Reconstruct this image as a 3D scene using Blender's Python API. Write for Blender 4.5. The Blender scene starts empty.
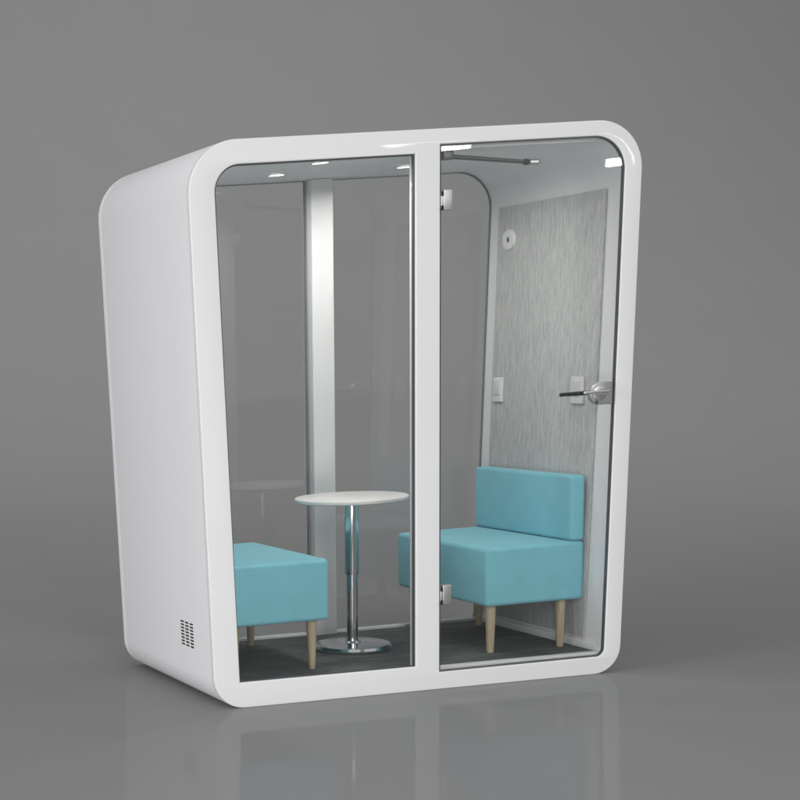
import bpy, bmesh, math, random
from mathutils import Matrix, Vector
random.seed(4)
S = bpy.context.scene
COL = S.collection
R = math.radians

# ------------------------------------------------------------------ materials
def new_mat(name):
    m = bpy.data.materials.new(name); m.use_nodes = True
    nt = m.node_tree; b = nt.nodes['Principled BSDF']
    return m, nt, b

def principled(name, col, rough=.5, metal=0, spec=.5, coat=0, bump=None, vary=None, sheen=0):
    m, nt, b = new_mat(name)
    b.inputs['Base Color'].default_value = (*col, 1)
    b.inputs['Roughness'].default_value = rough
    b.inputs['Metallic'].default_value = metal
    b.inputs['Specular IOR Level'].default_value = spec
    b.inputs['Coat Weight'].default_value = coat
    b.inputs['Coat Roughness'].default_value = .05
    b.inputs['Sheen Weight'].default_value = sheen
    tc = nt.nodes.new('ShaderNodeTexCoord')
    if vary:
        sc, amt = vary
        mp = nt.nodes.new('ShaderNodeMapping'); mp.inputs['Scale'].default_value = sc
        n = nt.nodes.new('ShaderNodeTexNoise'); n.inputs['Scale'].default_value = 1; n.inputs['Detail'].default_value = 6
        r = nt.nodes.new('ShaderNodeMapRange')
        r.inputs['From Min'].default_value = .3; r.inputs['From Max'].default_value = .7
        r.inputs['To Min'].default_value = 1 - amt; r.inputs['To Max'].default_value = 1 + amt
        x = nt.nodes.new('ShaderNodeVectorMath'); x.operation = 'SCALE'
        x.inputs[0].default_value = col
        nt.links.new(tc.outputs['Object'], mp.inputs[0]); nt.links.new(mp.outputs[0], n.inputs['Vector'])
        nt.links.new(n.outputs['Fac'], r.inputs['Value']); nt.links.new(r.outputs[0], x.inputs['Scale'])
        nt.links.new(x.outputs[0], b.inputs['Base Color'])
    if bump:
        sc, st, dist = bump
        n = nt.nodes.new('ShaderNodeTexNoise'); n.inputs['Scale'].default_value = sc; n.inputs['Detail'].default_value = 4
        bp = nt.nodes.new('ShaderNodeBump'); bp.inputs['Strength'].default_value = st; bp.inputs['Distance'].default_value = dist
        nt.links.new(tc.outputs['Object'], n.inputs['Vector']); nt.links.new(n.outputs['Fac'], bp.inputs['Height'])
        nt.links.new(bp.outputs[0], b.inputs['Normal'])
    return m

def glass_mat(name, tint, extra=.0):
    m = bpy.data.materials.new(name); m.use_nodes = True
    nt = m.node_tree; nt.nodes.clear()
    o = nt.nodes.new('ShaderNodeOutputMaterial'); mx = nt.nodes.new('ShaderNodeMixShader')
    t = nt.nodes.new('ShaderNodeBsdfTransparent'); t.inputs[0].default_value = (*tint, 1)
    g = nt.nodes.new('ShaderNodeBsdfGlossy'); g.inputs['Roughness'].default_value = 0
    lw = nt.nodes.new('ShaderNodeLayerWeight'); lw.inputs['Blend'].default_value = .5
    p = nt.nodes.new('ShaderNodeMath'); p.operation = 'POWER'; p.inputs[1].default_value = 5
    a = nt.nodes.new('ShaderNodeMath'); a.operation = 'MULTIPLY_ADD'; a.inputs[1].default_value = .95; a.inputs[2].default_value = .04 + extra
    nt.links.new(lw.outputs['Facing'], p.inputs[0]); nt.links.new(p.outputs[0], a.inputs[0])
    nt.links.new(a.outputs[0], mx.inputs[0]); nt.links.new(t.outputs[0], mx.inputs[1]); nt.links.new(g.outputs[0], mx.inputs[2])
    nt.links.new(mx.outputs[0], o.inputs[0])
    return m

def floor_mat():
    m, nt, b = new_mat('studio_floor_grey')
    b.inputs['Roughness'].default_value = .9; b.inputs['Specular IOR Level'].default_value = 0
    tc = nt.nodes.new('ShaderNodeTexCoord')
    n = nt.nodes.new('ShaderNodeTexNoise'); n.inputs['Scale'].default_value = 1.3; n.inputs['Detail'].default_value = 5
    cr = nt.nodes.new('ShaderNodeMixRGB'); cr.inputs[1].default_value = (*FLOOR_A, 1); cr.inputs[2].default_value = (*FLOOR_B, 1)
    nt.links.new(tc.outputs['Object'], n.inputs['Vector']); nt.links.new(n.outputs['Fac'], cr.inputs[0]); nt.links.new(cr.outputs[0], b.inputs['Base Color'])
    g = nt.nodes.new('ShaderNodeBsdfGlossy'); g.inputs['Roughness'].default_value = .035
    n2 = nt.nodes.new('ShaderNodeTexNoise'); n2.inputs['Scale'].default_value = 9; n2.inputs['Detail'].default_value = 3
    mr = nt.nodes.new('ShaderNodeMapRange'); mr.inputs['To Min'].default_value = .05; mr.inputs['To Max'].default_value = .10
    nt.links.new(tc.outputs['Object'], n2.inputs['Vector']); nt.links.new(n2.outputs['Fac'], mr.inputs['Value']); nt.links.new(mr.outputs[0], g.inputs['Roughness'])
    sy = nt.nodes.new('ShaderNodeSeparateXYZ'); ml = nt.nodes.new('ShaderNodeMapRange')
    ml.inputs['From Min'].default_value = 1.5; ml.inputs['From Max'].default_value = 7.5
    ml.inputs['To Min'].default_value = .075; ml.inputs['To Max'].default_value = .0
    nt.links.new(tc.outputs['Object'], sy.inputs[0]); nt.links.new(sy.outputs['Y'], ml.inputs['Value'])
    mx = nt.nodes.new('ShaderNodeMixShader'); nt.links.new(ml.outputs[0], mx.inputs[0])
    o = nt.nodes['Material Output']
    nt.links.new(b.outputs[0], mx.inputs[1]); nt.links.new(g.outputs[0], mx.inputs[2]); nt.links.new(mx.outputs[0], o.inputs[0])
    return m

def fabric_panel_mat():
    m, nt, b = new_mat('streaked_grey_felt')
    b.inputs['Roughness'].default_value = .95; b.inputs['Specular IOR Level'].default_value = .15
    tc = nt.nodes.new('ShaderNodeTexCoord')
    def layer(scale, detail):
        mp = nt.nodes.new('ShaderNodeMapping'); mp.inputs['Scale'].default_value = scale
        n = nt.nodes.new('ShaderNodeTexNoise'); n.inputs['Scale'].default_value = 1; n.inputs['Detail'].default_value = detail; n.inputs['Distortion'].default_value = .25
        nt.links.new(tc.outputs['Object'], mp.inputs[0]); nt.links.new(mp.outputs[0], n.inputs['Vector'])
        return n.outputs['Fac']
    a = layer((30, 95, 12), 7); c = layer((60, 240, 50), 4)
    mx = nt.nodes.new('ShaderNodeMixRGB'); mx.inputs[0].default_value = .4
    nt.links.new(a, mx.inputs[1]); nt.links.new(c, mx.inputs[2])
    cr = nt.nodes.new('ShaderNodeValToRGB')
    cr.color_ramp.elements[0].position = .30; cr.color_ramp.elements[0].color = (.38, .388, .385, 1)
    cr.color_ramp.elements[1].position = .70; cr.color_ramp.elements[1].color = (.65, .655, .645, 1)
    nt.links.new(mx.outputs[0], cr.inputs[0]); nt.links.new(cr.outputs[0], b.inputs['Base Color'])
    bp = nt.nodes.new('ShaderNodeBump'); bp.inputs['Strength'].default_value = .25; bp.inputs['Distance'].default_value = .003
    nt.links.new(mx.outputs[0], bp.inputs['Height']); nt.links.new(bp.outputs[0], b.inputs['Normal'])
    return m

def carpet_mat():
    m, nt, b = new_mat('dark_streaked_flooring')
    b.inputs['Roughness'].default_value = .7; b.inputs['Specular IOR Level'].default_value = .3
    tc = nt.nodes.new('ShaderNodeTexCoord')
    mp = nt.nodes.new('ShaderNodeMapping'); mp.inputs['Scale'].default_value = (4.5, 15, 5)
    n = nt.nodes.new('ShaderNodeTexNoise'); n.inputs['Scale'].default_value = 1; n.inputs['Detail'].default_value = 8; n.inputs['Roughness'].default_value = .65
    nt.links.new(tc.outputs['Object'], mp.inputs[0]); nt.links.new(mp.outputs[0], n.inputs['Vector'])
    cr = nt.nodes.new('ShaderNodeValToRGB')
    cr.color_ramp.elements[0].position = .35; cr.color_ramp.elements[0].color = (.030, .037, .038, 1)
    cr.color_ramp.elements[1].position = .68; cr.color_ramp.elements[1].color = (.155, .165, .162, 1)
    n3 = nt.nodes.new('ShaderNodeTexNoise'); n3.inputs['Scale'].default_value = 160; n3.inputs['Detail'].default_value = 2
    mm = nt.nodes.new('ShaderNodeMixRGB'); mm.inputs[0].default_value = .4
    nt.links.new(tc.outputs['Object'], n3.inputs['Vector']); nt.links.new(n.outputs['Fac'], mm.inputs[1]); nt.links.new(n3.outputs['Fac'], mm.inputs[2])
    nt.links.new(mm.outputs[0], cr.inputs[0]); nt.links.new(cr.outputs[0], b.inputs['Base Color'])
    n2 = nt.nodes.new('ShaderNodeTexNoise'); n2.inputs['Scale'].default_value = 350
    bp = nt.nodes.new('ShaderNodeBump'); bp.inputs['Strength'].default_value = .4; bp.inputs['Distance'].default_value = .002
    nt.links.new(tc.outputs['Object'], n2.inputs['Vector']); nt.links.new(n2.outputs['Fac'], bp.inputs['Height']); nt.links.new(bp.outputs[0], b.inputs['Normal'])
    return m

def wood_mat():
    m, nt, b = new_mat('pale_ash_wood')
    b.inputs['Roughness'].default_value = .45
    tc = nt.nodes.new('ShaderNodeTexCoord')
    mp = nt.nodes.new('ShaderNodeMapping'); mp.inputs['Scale'].default_value = (90, 90, 6)
    n = nt.nodes.new('ShaderNodeTexNoise'); n.inputs['Scale'].default_value = 1; n.inputs['Detail'].default_value = 5
    nt.links.new(tc.outputs['Object'], mp.inputs[0]); nt.links.new(mp.outputs[0], n.inputs['Vector'])
    cr = nt.nodes.new('ShaderNodeValToRGB')
    cr.color_ramp.elements[0].position = .3; cr.color_ramp.elements[0].color = (.40, .32, .21, 1)
    cr.color_ramp.elements[1].position = .7; cr.color_ramp.elements[1].color = (.58, .49, .35, 1)
    nt.links.new(n.outputs['Fac'], cr.inputs[0]); nt.links.new(cr.outputs[0], b.inputs['Base Color'])
    return m

def emit_mat(name, col, s):
    m, nt, b = new_mat(name)
    b.inputs['Emission Color'].default_value = (*col, 1); b.inputs['Emission Strength'].default_value = s
    return m

FLOOR_A = (.248, .248, .250); FLOOR_B = (.260, .260, .262)
M = dict(
    floor=floor_mat(),
    paint=principled('white_satin_paint', (.83, .83, .835), .5, spec=.3, coat=.3, bump=(260, .05, .0006), vary=((1.2, 1.2, 1.2), .012)),
    side=principled('white_satin_paint_panel', (.81, .81, .825), .55, spec=.25, bump=(260, .05, .0006), vary=((1.5, 1.5, .8), .015)),
    liner=principled('pale_grey_liner', (.70, .70, .70), .55, spec=.3, bump=(300, .05, .0005)),
    glass=glass_mat('clear_glass', (.985, .985, .980)),
    backglass=glass_mat('clear_back_glass', (.985, .987, .985), .005),
    seal=principled('black_rubber', (.075, .075, .08), .5),
    edge=principled('glass_edge_green_grey', (.16, .20, .20), .25),
    felt=fabric_panel_mat(), carpet=carpet_mat(), wood=wood_mat(),
    teal=principled('teal_upholstery', (.215, .545, .635), .62, spec=.3, sheen=.15, bump=(420, .12, .0008), vary=((14, 14, 14), .035)),
    chrome=principled('polished_chrome', (.72, .74, .75), .12, metal=1),
    steel=principled('brushed_steel', (.62, .62, .62), .42, metal=1),
    darkchrome=principled('dark_chrome', (.10, .10, .105), .16, metal=1),
    darksteel=principled('dark_grey_metal', (.22, .22, .22), .35, metal=.8),
    table=principled('white_laminate', (.82, .82, .80), .35, vary=((3, 3, 3), .01)),
    plastic=principled('white_plastic', (.74, .74, .73), .35),
    plastic2=principled('white_plastic_key', (.66, .66, .65), .3),
    black=principled('black_slot', (.012, .012, .012), .8),
    lamp=emit_mat('lit_led_diffuser', (1, .98, .93), 3.0),
)

# ------------------------------------------------------------------ helpers
def link(name, me, mat, parent=None, smooth=35):
    o = bpy.data.objects.new(name, me); COL.objects.link(o)
    if mat and not me.materials: me.materials.append(mat)
    if smooth:
        me.shade_smooth(); me.set_sharp_from_angle(angle=R(smooth))
    if parent: o.parent = parent
    return o

def build(name, bm, mat, parent=None, smooth=35):
    bmesh.ops.recalc_face_normals(bm, faces=bm.faces)
    me = bpy.data.meshes.new(name); bm.to_mesh(me); bm.free()
    return link(name, me, mat, parent, smooth)

def thing(name, label, cat, loc=(0, 0, 0), group=None):
    o = bpy.data.objects.new(name, None); COL.objects.link(o)
    o.location = loc; o['label'] = label; o['category'] = cat
    if group: o['group'] = group
    return o

def box(bm, x0, x1, y0, y1, z0, z1, bev=0, seg=3):
    t = bmesh.new(); bmesh.ops.create_cube(t, size=1)
    for v in t.verts:
        v.co = Vector(((x0 + x1) / 2 + v.co.x * (x1 - x0), (y0 + y1) / 2 + v.co.y * (y1 - y0), (z0 + z1) / 2 + v.co.z * (z1 - z0)))
    if bev: bmesh.ops.bevel(t, geom=list(t.edges), offset=bev, segments=seg, profile=.5, affect='EDGES')
    me = bpy.data.meshes.new('t'); t.to_mesh(me); t.free(); bm.from_mesh(me); bpy.data.meshes.remove(me)

def boxo(name, mat, parent, *a, **k):
    bm = bmesh.new(); box(bm, *a, **k); return build(name, bm, mat, parent)

def lathe(bm, prof, c=(0, 0, 0), n=48, mat=None):
    rings = []
    for r, z in prof:
        if r < 1e-6: rings.append([bm.verts.new(tr(mat, c, (0, 0, z)))])
        else: rings.append([bm.verts.new(tr(mat, c, (r * math.cos(2 * math.pi * i / n), r * math.sin(2 * math.pi * i / n), z))) for i in range(n)])
    for a, b in zip(rings, rings[1:]):
        for i in range(n):
            q = [a[i % len(a)], a[(i + 1) % len(a)], b[(i + 1) % len(b)], b[i % len(b)]]
            u = []
            for v in q:
                if v not in u: u.append(v)
            if len(u) > 2: bm.faces.new(u)

def tr(mat, c, p):
    v = Vector(p)
    if mat: v = mat @ v
    return v + Vector(c)

def rod(bm, a, b, r, r2=None, n=24, cap=.15):
    """a capsule-ended bar from a to b"""
    a = Vector(a); b = Vector(b); d = b - a; L = d.length
    q = d.to_track_quat('Z', 'Y').to_matrix()
    r2 = r if r2 is None else r2
    e = r * cap
    lathe(bm, [(0, 0), (r - e, 0), (r, e), (r2, L - e), (r2 - e, L), (0, L)], a, n, q)

def rounded(pts, n=14):
    """pts: (x, z, radius) counter-clockwise -> list of (x, z)"""
    out = []; N = len(pts)
    for i, (x, z, r) in enumerate(pts):
        P = Vector((x, z)); A = Vector(pts[i - 1][:2]); B = Vector(pts[(i + 1) % N][:2])
        if r <= 0: out.append((x, z)); continue
        u = (A - P).normalized(); v = (B - P).normalized()
        th = u.angle(v); t = r / math.tan(th / 2)
        C = P + (u + v).normalized() * (r / math.sin(th / 2))
        s = P + u * t; e = P + v * t
        a0 = math.atan2(s.y - C.y, s.x - C.x); a1 = math.atan2(e.y - C.y, e.x - C.x)
        while a1 - a0 > math.pi: a1 -= 2 * math.pi
        while a1 - a0 < -math.pi: a1 += 2 * math.pi
        for k in range(n + 1):
            a = a0 + (a1 - a0) * k / n
            out.append((C.x + r * math.cos(a), C.y + r * math.sin(a)))
    return out

def plate(name, mat, parent, contours, y0, y1, bev=0, res=2):
    """flat shape in the x-z plane with holes, from y0 (front) to y1 (back)"""
    cu = bpy.data.curves.new(name, 'CURVE'); cu.dimensions = '2D'; cu.fill_mode = 'BOTH'
    for c in contours:
        sp = cu.splines.new('POLY'); sp.points.add(len(c) - 1)
        for p, (x, z) in zip(sp.points, c): p.co = (x, z, 0, 1)
        sp.use_cyclic_u = True
    cu.extrude = (y1 - y0) / 2 - bev; cu.bevel_depth = bev; cu.bevel_resolution = res; cu.offset = -bev
    o = bpy.data.objects.new('tmp', cu); COL.objects.link(o)
    dg = bpy.context.evaluated_depsgraph_get()
    me = bpy.data.meshes.new_from_object(o.evaluated_get(dg))
    bpy.data.objects.remove(o); bpy.data.curves.remove(cu)
    me.name = name; me.materials.clear()
    m = (y0 + y1) / 2
    for v in me.vertices:
        x, y, z = v.co; v.co = (x, m - z, y)
    bm = bmesh.new(); bm.from_mesh(me); bmesh.ops.remove_doubles(bm, verts=bm.verts, dist=1e-6); bm.to_mesh(me); bm.free()
    return link(name, me, mat, parent, 30)

def tube(name, mat, parent, contour, y0, y1, rings=2, smooth=35, flip=False):
    """open sleeve following a closed contour"""
    bm = bmesh.new(); rows = []
    for k in range(rings):
        y = y0 + (y1 - y0) * k / (rings - 1)
        rows.append([bm.verts.new((x, y, z)) for x, z in contour])
    n = len(contour)
    for a, b in zip(rows, rows[1:]):
        for i in range(n):
            f = [a[i], a[(i + 1) % n], b[(i + 1) % n], b[i]]
            bm.faces.new(f[::-1] if flip else f)
    me = bpy.data.meshes.new(name); bm.to_mesh(me); bm.free()
    return link(name, me, mat, parent, smooth)

# ------------------------------------------------------------------ the setting
def sweep_profile():
    pts = [(-30, 0), (-8, 0), (0, 0), (4, 0), (8, 0)]
    pts += [(8 + 9 * math.sin(R(5 * i)), 9 - 9 * math.cos(R(5 * i))) for i in range(1, 19)]
    return pts + [(17, 30)]
bm = bmesh.new(); rows = []
for y, z in sweep_profile(): rows.append([bm.verts.new((x, y, z)) for x in (-40, -10, 0, 20, 50)])
for a, b in zip(rows, rows[1:]):
    for i in range(4): bm.faces.new((a[i], a[i + 1], b[i + 1], b[i]))
fl = build('studio_floor', bm, M['floor'], smooth=60); fl['kind'] = 'structure'; fl['label'] = 'seamless glossy mid grey studio floor sweeping up into the backdrop'

# ------------------------------------------------------------------ the pod
D = 1.10
pod = thing('meeting_pod', 'white round-cornered two-person meeting booth with glass front and tapering sides, standing on the grey floor', 'office pod')
outer = rounded([(-.918, 0, .135), (.902, 0, .12), (.963, 2.3, .195), (-.9905, 2.3, .20)])
inner = rounded([(-.860, .080, .03), (.852, .080, .03), (.930, 2.222, .17), (-.928, 2.222, .17)])
rebate = rounded([(-.885, .050, .05), (.876, .050, .05), (.948, 2.255, .18), (-.950, 2.255, .18)])
pane_hole = rounded([(-.811, .108, 0), (-.0290, .106, 0), (-.0290, 2.206, 0), (-.880, 2.203, .105)])
door_hole = rounded([(.0755, .074, 0), (.829, .076, .035), (.886, 2.239, .135), (.0755, 2.239, 0)])
# outer shell: ring between outer and inner contour, behind the face frame
sh = plate('outer_shell', M['side'], pod, [outer, inner], .0282, 1.058, .0008)
plate('back_edge', M['side'], sh, [outer, rebate], 1.0582, D, .003)
ff = plate('front_frame', M['paint'], pod, [outer, pane_hole, door_hole], 0, .028, .0045, 4)
# inner jamb of the centre post
boxo('front_post', M['paint'], pod, -.024, .070, .0285, .062, .09, 2.218, bev=.002)
# sill below the door
boxo('door_sill', M['liner'], pod, .076, .850, .0288, .075, .0805, .088, bev=.003)

# glazing, front left: pane + rubber seal
ph_in = rounded([(-.806, .112, 0), (-.0345, .110, 0), (-.0345, 2.200, 0), (-.873, 2.197, .098)])
plate('window_seal', M['seal'], pod, [rounded([(-.8125, .1065, 0), (-.0275, .1045, 0), (-.0275, 2.2075, 0), (-.8815, 2.2045, .106)]), ph_in], .0105, .0255)
plate('window_pane', M['glass'], pod, [rounded([(-.809, .110, 0), (-.032, .108, 0), (-.032, 2.203, 0), (-.876, 2.2, .1)])], .014, .022)

# door leaf
door = bpy.data.objects.new('door', None); COL.objects.link(door); door.parent = pod
dg_c = rounded([(.083, .083, 0), (.820, .085, .03), (.876, 2.230, .128), (.083, 2.230, 0)])
plate('door_glass', M['glass'], door, [dg_c], .004, .014)
plate('door_seal', M['seal'], door, [rounded([(.0765, .077, 0), (.8265, .079, .034), (.8832, 2.2365, .133), (.0765, 2.2365, 0)]),
      rounded([(.0800, .080, 0), (.8225, .082, .031), (.8788, 2.2335, .130), (.0800, 2.2335, 0)])], .003, .016)
for zc in (2.019, .404):
    bm = bmesh.new()
    box(bm, .088, .126, -.006, .024, zc - .041, zc + .041, .0025)
    box(bm, .0775, .089, -.004, .020, zc - .034, zc + .034, .002)
    h = build('hinge', bm, M['steel'], door)
    for z0, z1 in ((-.040, -.022), (.016, .034)):
        bm = bmesh.new(); rod(bm, (.0805, -.006, zc + z0), (.0805, -.006, zc + z1), .0045, n=16); build('hinge_pin', bm, M['black'], h)
# lock: plates on both faces, rose, levers
lk = plate('door_lock', M['steel'], door, [rounded([(.745, 1.150, .045), (.842, 1.150, .004), (.842, 1.246, .004), (.745, 1.246, .045)])], -.004, .022, .002)
X90 = Matrix.Rotation(R(90), 3, 'X')
for s in (-1, 1):
    y = -.004 if s < 0 else .022; bm = bmesh.new()
    lathe(bm, [(0, 0), (.031, 0), (.031, .004), (.028, .006), (.010, .006), (.009, .030), (0, .030)], (.785, y, 1.199), 40, X90 if s < 0 else X90.inverted())
    build('lock_rose', bm, M['steel'], lk)
bm = bmesh.new()
box(bm, .690, .805, -.044, -.030, 1.1995, 1.2125, .005, 4)
build('lever', bm, M['steel'], lk)
bm = bmesh.new()
rod(bm, (.800, .056, 1.200), (.640, .056, 1.200), .0105, .008, cap=.6)
build('lever', bm, M['darkchrome'], lk)
bm = bmesh.new(); rod(bm, (.770, -.004, 1.161), (.770, -.0065, 1.161), .008, n=20); build('keyhole', bm, M['seal'], lk)

# door closer arm under the ceiling
cl = boxo('door_closer', M['darksteel'], pod, .122, .165, .055, .085, 2.182, 2.216, bev=.003)
bm = bmesh.new(); rod(bm, (.14, .066, 2.196), (.478, .066, 2.158), .0095, .008, cap=.4)
build('closer_arm', bm, M['darksteel'], cl)
bm = bmesh.new(); rod(bm, (.474, .066, 2.158), (.500, .066, 2.156), .012, cap=.4)
build('arm_joint', bm, M['seal'], cl)
bm = bmesh.new(); rod(bm, (.498, .066, 2.156), (.538, .050, 2.153), .0125, cap=.5)
build('arm_clamp', bm, M['steel'], cl)

# back glazing
byy = 1.047
def inset(d, half):
    if half < 0: return rounded([(-.858 + d, .083 + d, .028), (.0 - d - .004, .083 + d, .002), (.0 - d - .004, 2.219 - d, .002), (-.926 + d, 2.219 - d, .165)])
    return rounded([(.114 + d, .083 + d, .002), (.850 - d, .083 + d, .028), (.928 - d, 2.219 - d, .165), (.114 + d, 2.219 - d, .002)])
for h in (-1, 1):
    g = plate('back_pane', M['backglass'], pod, [inset(.003, h)], byy, byy + .008)
    plate('pane_edge', M['edge'], g, [inset(0, h), inset(.0035 if h > 0 else .004, h)], byy - .001, byy + .009)
boxo('back_post', M['liner'], pod, .003, .1095, .998, 1.085, .082, 2.2205, bev=.0025)
boxo('back_rail', M['liner'], pod, -.852, .0005, 1.018, 1.044, .0815, .097, bev=.002)
boxo('back_rail', M['liner'], pod, .112, .846, 1.018, 1.044, .0815, .097, bev=.002)

# flooring
boxo('flooring', M['carpet'], pod, -.856, .850, .076, 1.017, .0812, .0850, bev=.001)

# acoustic panels on the two side walls
def wall_x(z): return .852 + (z - .08) * (.930 - .852) / (2.222 - .08)
def slab(name, mat, parent, s, y0, y1, z0, z1, t, off=0.001, bev=.002):
    """slab lying against the slanted side wall, s=+1 right, -1 left"""
    bm = bmesh.new(); box(bm, -t, 0, y0, y1, z0, z1, bev)
    for v in bm.verts: v.co.x = (wall_x(v.co.z) - off + v.co.x)
    for v in bm.verts: v.co.x = s * v.co.x if s > 0 else -(v.co.x) - (.0 if s > 0 else .002)
    return build(name, bm, mat, parent)
for s in (1, -1):
    slab('acoustic_panel', M['felt'], pod, s, .170, .965, .132, 2.040, .010)
    slab('skirting', M['paint'], pod, s, .080, 1.015, .0865, .118, .012)
# vent disc, switch and socket on the right wall
a = math.atan((.905 - .828) / (2.222 - .08))
Yq = Matrix.Rotation(R(-90) , 3, 'Y')
bm = bmesh.new()
lathe(bm, [(.000, .006), (.012, .006), (.014, .013), (.030, .016), (.045, .012), (.049, .004), (.049, 0), (0, 0)], (wall_x(1.892) - .0105, .865, 1.888), 40, Yq)
vd = build('air_outlet', bm, M['plastic'], pod)
bm = bmesh.new(); lathe(bm, [(0, .0), (.011, .0), (.011, .002), (0, .003)], (wall_x(1.892) - .0175, .865, 1.888), 24, Yq)
build('outlet_hole', bm, M['darksteel'], vd)
sw = slab('light_switch', M['plastic'], pod, 1, .862, .938, 1.145, 1.258, .012, .0112, .003)
slab('switch_key', M['plastic2'], sw, 1, .877, .923, 1.178, 1.242, .004, .0234, .001)
sk = slab('wall_socket', M['plastic'], pod, 1, .245, .330, 1.145, 1.262, .012, .0112, .003)
slab('socket_face', M['plastic2'], sk, 1, .262, .313, 1.178, 1.242, .004, .0234, .001)

# ceiling: recessed LED spots
for x, y in ((-.30, .28), (-.30, .70), (.27, .64)):
    bm = bmesh.new(); lathe(bm, [(.034, 0), (.034, -.004), (.044, -.004), (.047, 0)], (x, y, 2.2205), 40)
    l = build('ceiling_spot', bm, M['plastic'], pod)
    bm = bmesh.new(); lathe(bm, [(0, -.002), (.0335, -.002), (.0335, 0)], (x, y, 2.2205), 40)
    build('spot_lens', bm, M['lamp'], l)

# air vent low on the outer left side, black inserts as the slots' shade
def outx(z): return -(.918 + z * (.9905 - .918) / 2.3)
bm = bmesh.new()
for c in range(3):
    for r in range(8):
        yc = .326 - c * .051; zc = .333 - r * .0142 + c * .0
        box(bm, -.004, .0008, yc - .018, yc + .018, zc - .0035, zc + .0035, .0018, 2)
for v in bm.verts: v.co.x = outx(v.co.z) - (.0008 if v.co.x > -.002 else -.002)
build('side_vent', bm, M['black'], pod)

# ------------------------------------------------------------------ furniture
def leg_bm(x, y, ztop, dx, dy):
    bm = bmesh.new(); n = 28; prof = [(0, 0), (.0135, 0), (.0150, .003), (.0225, 1), (0, 1)]
    rings = []
    for r, z in prof:
        zz = z if z < .5 else ztop
        cx = x - dx * (1 - zz / ztop); cy = y - dy * (1 - zz / ztop)
        if r == 0: rings.append([bm.verts.new((cx, cy, zz))])
        else: rings.append([bm.verts.new((cx + r * math.cos(6.28318 * i / n), cy + r * math.sin(6.28318 * i / n), zz)) for i in range(n)])
    for p, q in zip(rings, rings[1:]):
        for i in range(n):
            f = []
            for vv in (p[i % len(p)], p[(i + 1) % len(p)], q[(i + 1) % len(q)], q[i % len(q)]):
                if vv not in f: f.append(vv)
            if len(f) > 2: bm.faces.new(f)
    return bm

def cushion(x0, x1, y0, y1, z0, z1, bev, puff=.004):
    bm = bmesh.new(); box(bm, x0, x1, y0, y1, z0, z1, bev, 6)
    bmesh.ops.triangulate(bm, faces=[f for f in bm.faces if len(f.verts) > 4])
    return bm

def sofa(label, xin, xback, y0, y1, zs, zb, ztop, backx, loc):
    """xin: edge towards the table, xback: edge by the wall"""
    s = 1 if xback > xin else -1
    t = thing('upholstered_seat', label, 'seat', loc, 'pair of blue booth seats')
    L = loc
    def lx(v): return v - L[0]
    def ly(v): return v - L[1]
    def lz(v): return v - L[2]
    a, b = sorted((xin, xback))
    build('seat', cushion(lx(a), lx(b), ly(y0), ly(y1), lz(zb), lz(zs), .020), M['teal'], t, 60)
    a, b = sorted((backx, xback))
    build('backrest', cushion(lx(a), lx(b), ly(y0) + .003, ly(y1) - .003, lz(zs + .001), lz(ztop), .016), M['teal'], t, 60)
    for yy in (y0 + .06, y1 - .06):
        for xx, dx in ((xin + s * .056, 0), (xback - s * .075, 0)):
            build('leg', leg_bm(lx(xx), ly(yy), lz(zb) + .001, dx, 0), M['wood'], t)
    return t

sofa('pale blue seat with backrest against the felt wall, right of the table behind glass door', .395, .856, .185, .955, .556, .298, .842, .790, (.63, .57, .0851))
sofa('pale blue seat partly hidden by the left frame edge, left of the round table', -.317, -.800, .195, .955, .570, .304, .842, -.752, (-.56, .57, .0851))

tb = thing('round_table', 'small round white pedestal table with chrome column and disc base between the two blue seats', 'table', (-.008, .61, .0851))
bm = bmesh.new(); zt = .785 - .0851
lathe(bm, [(0, zt - .020), (.236, zt - .020), (.243, zt - .016), (.2455, zt - .009), (.2445, zt - .003), (.240, zt), (0, zt)], n=96)
build('table_top', bm, M['table'], tb)
bm = bmesh.new()
lathe(bm, [(0, .012), (.0255, .012), (.0255, .36), (0, .36)], n=48)
col_ = build('column', bm, M['chrome'], tb)
bm = bmesh.new()
lathe(bm, [(.0262, .345), (.0305, .345), (.0312, .347), (.0312, zt - .028), (.09, zt - .026), (.09, zt - .0205), (0, zt - .0205)], n=48)
build('column_sleeve', bm, M['chrome'], col_)
bm = bmesh.new()
lathe(bm, [(0, 0), (.163, 0), (.169, .003), (.171, .013), (.165, .024), (.152, .028), (.04, .031), (.034, .037), (.027, .039)], n=80)
build('base', bm, M['chrome'], tb)

# ------------------------------------------------------------------ light
w = bpy.data.worlds.new('World'); S.world = w; w.use_nodes = True
nt = w.node_tree; bg = nt.nodes['Background']
tc = nt.nodes.new('ShaderNodeTexCoord'); sx = nt.nodes.new('ShaderNodeSeparateXYZ'); mr = nt.nodes.new('ShaderNodeMapRange')
mr.interpolation_type = 'SMOOTHSTEP'
mr.inputs['From Min'].default_value = -.05; mr.inputs['From Max'].default_value = .7
mr.inputs['To Min'].default_value = .26; mr.inputs['To Max'].default_value = .60
nt.links.new(tc.outputs['Generated'], sx.inputs[0]); nt.links.new(sx.outputs['Z'], mr.inputs['Value']); nt.links.new(mr.outputs[0], bg.inputs['Strength'])
bg.inputs[0].default_value = (.985, .99, 1, 1)

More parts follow.
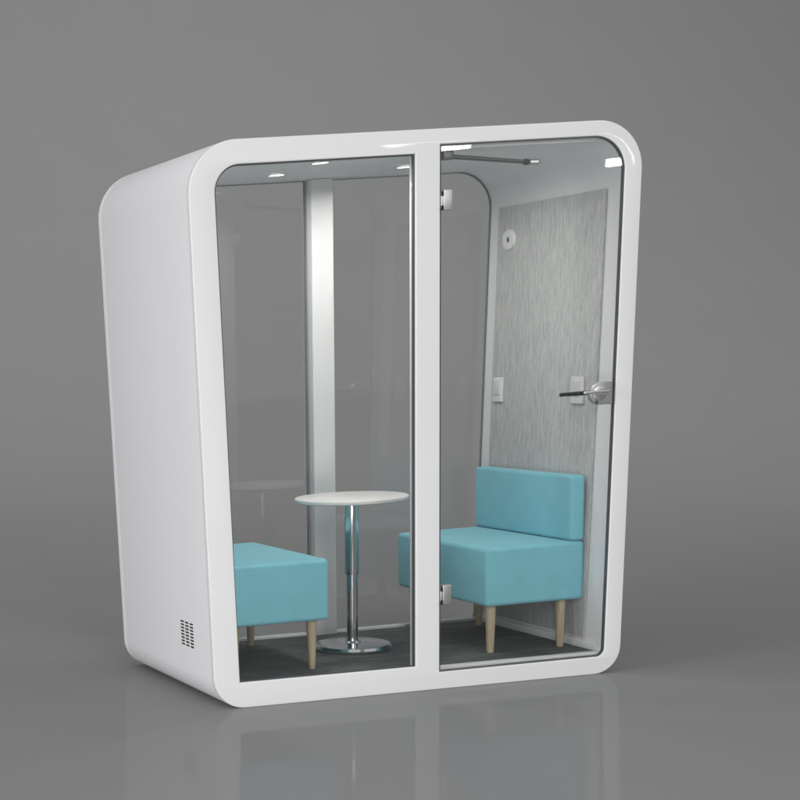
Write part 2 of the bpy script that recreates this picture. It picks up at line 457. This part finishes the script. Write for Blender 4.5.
def area(name, loc, target, sx, sy, power, col=(1, 1, 1)):
    l = bpy.data.lights.new(name, 'AREA'); l.shape = 'RECTANGLE'; l.size = sx; l.size_y = sy; l.energy = power; l.color = col
    o = bpy.data.objects.new(name, l); COL.objects.link(o); o.location = loc
    o.rotation_euler = (Vector(target) - Vector(loc)).to_track_quat('-Z', 'Y').to_euler()
    return o
area('front_fill', (-1.5, -14.0, 6.2), (0, .3, .9), 6.0, 3.6, 620)  # unseen light added to brighten the front frame
area('left_fill', (-10.0, -2.0, 2.6), (-1, .5, 1.0), 3.0, 3.0, 385)  # added off-frame fill for the pod's left side
area('backdrop_fill', (5.5, 5.5, 11.0), (6.5, 15.0, 5.0), 16, 2, 800)  # extra light, out of view, put in to lift the grey backdrop
area('interior_upfill', (-1.3, -3.4, .15), (.35, .6, 2.2), 1.6, 1.0, 36, (1, .99, .975))  # invented upward fill, out of frame, lightens the pod's ceiling
area('strip_lamp', (1.97, -3.5, 2.625), (.05, 0, 2.25), .50, .10, 6)
area('strip_lamp', (3.36, -3.5, 2.46), (.87, 0, 2.1), .30, .05, 1.5)
for x, y in ((-.30, .28), (-.30, .70), (.27, .64)):
    l = bpy.data.lights.new('ceiling_spot_light', 'AREA'); l.shape = 'DISK'; l.size = .066; l.spread = R(168); l.energy = 3.5; l.color = (1, .99, .975)
    o = bpy.data.objects.new('ceiling_spot_light', l); COL.objects.link(o); o.location = (x, y, 2.214)

# ------------------------------------------------------------------ camera
P = [-3.547, -6.4211, 1.5385, 0.1257, -0.1677, -0.0665, 1644.3156, -621.3767, 244.0617]
yaw, pit, rol = P[3:6]
fw = Vector((math.sin(yaw) * math.cos(pit), math.cos(yaw) * math.cos(pit), math.sin(pit)))
rt = Vector((math.cos(yaw), -math.sin(yaw), 0)); up = rt.cross(fw)
r2 = rt * math.cos(rol) + up * math.sin(rol); u2 = -rt * math.sin(rol) + up * math.cos(rol)
cd = bpy.data.cameras.new('camera'); co = bpy.data.objects.new('camera', cd); COL.objects.link(co)
co.matrix_world = Matrix(((r2.x, u2.x, -fw.x, P[0]), (r2.y, u2.y, -fw.y, P[1]), (r2.z, u2.z, -fw.z, P[2]), (0, 0, 0, 1)))
cd.sensor_width = 36; cd.lens = P[6] / 800 * 36; cd.shift_x = -P[7] / 800; cd.shift_y = P[8] / 800
cd.clip_start = .05; cd.clip_end = 200
S.camera = co
S.render.engine = 'CYCLES'
S.cycles.max_bounces = 12; S.cycles.transparent_max_bounces = 16
S.view_settings.view_transform = 'Standard'; S.view_settings.look = 'None'
S.view_settings.exposure = 0; S.view_settings.gamma = 1
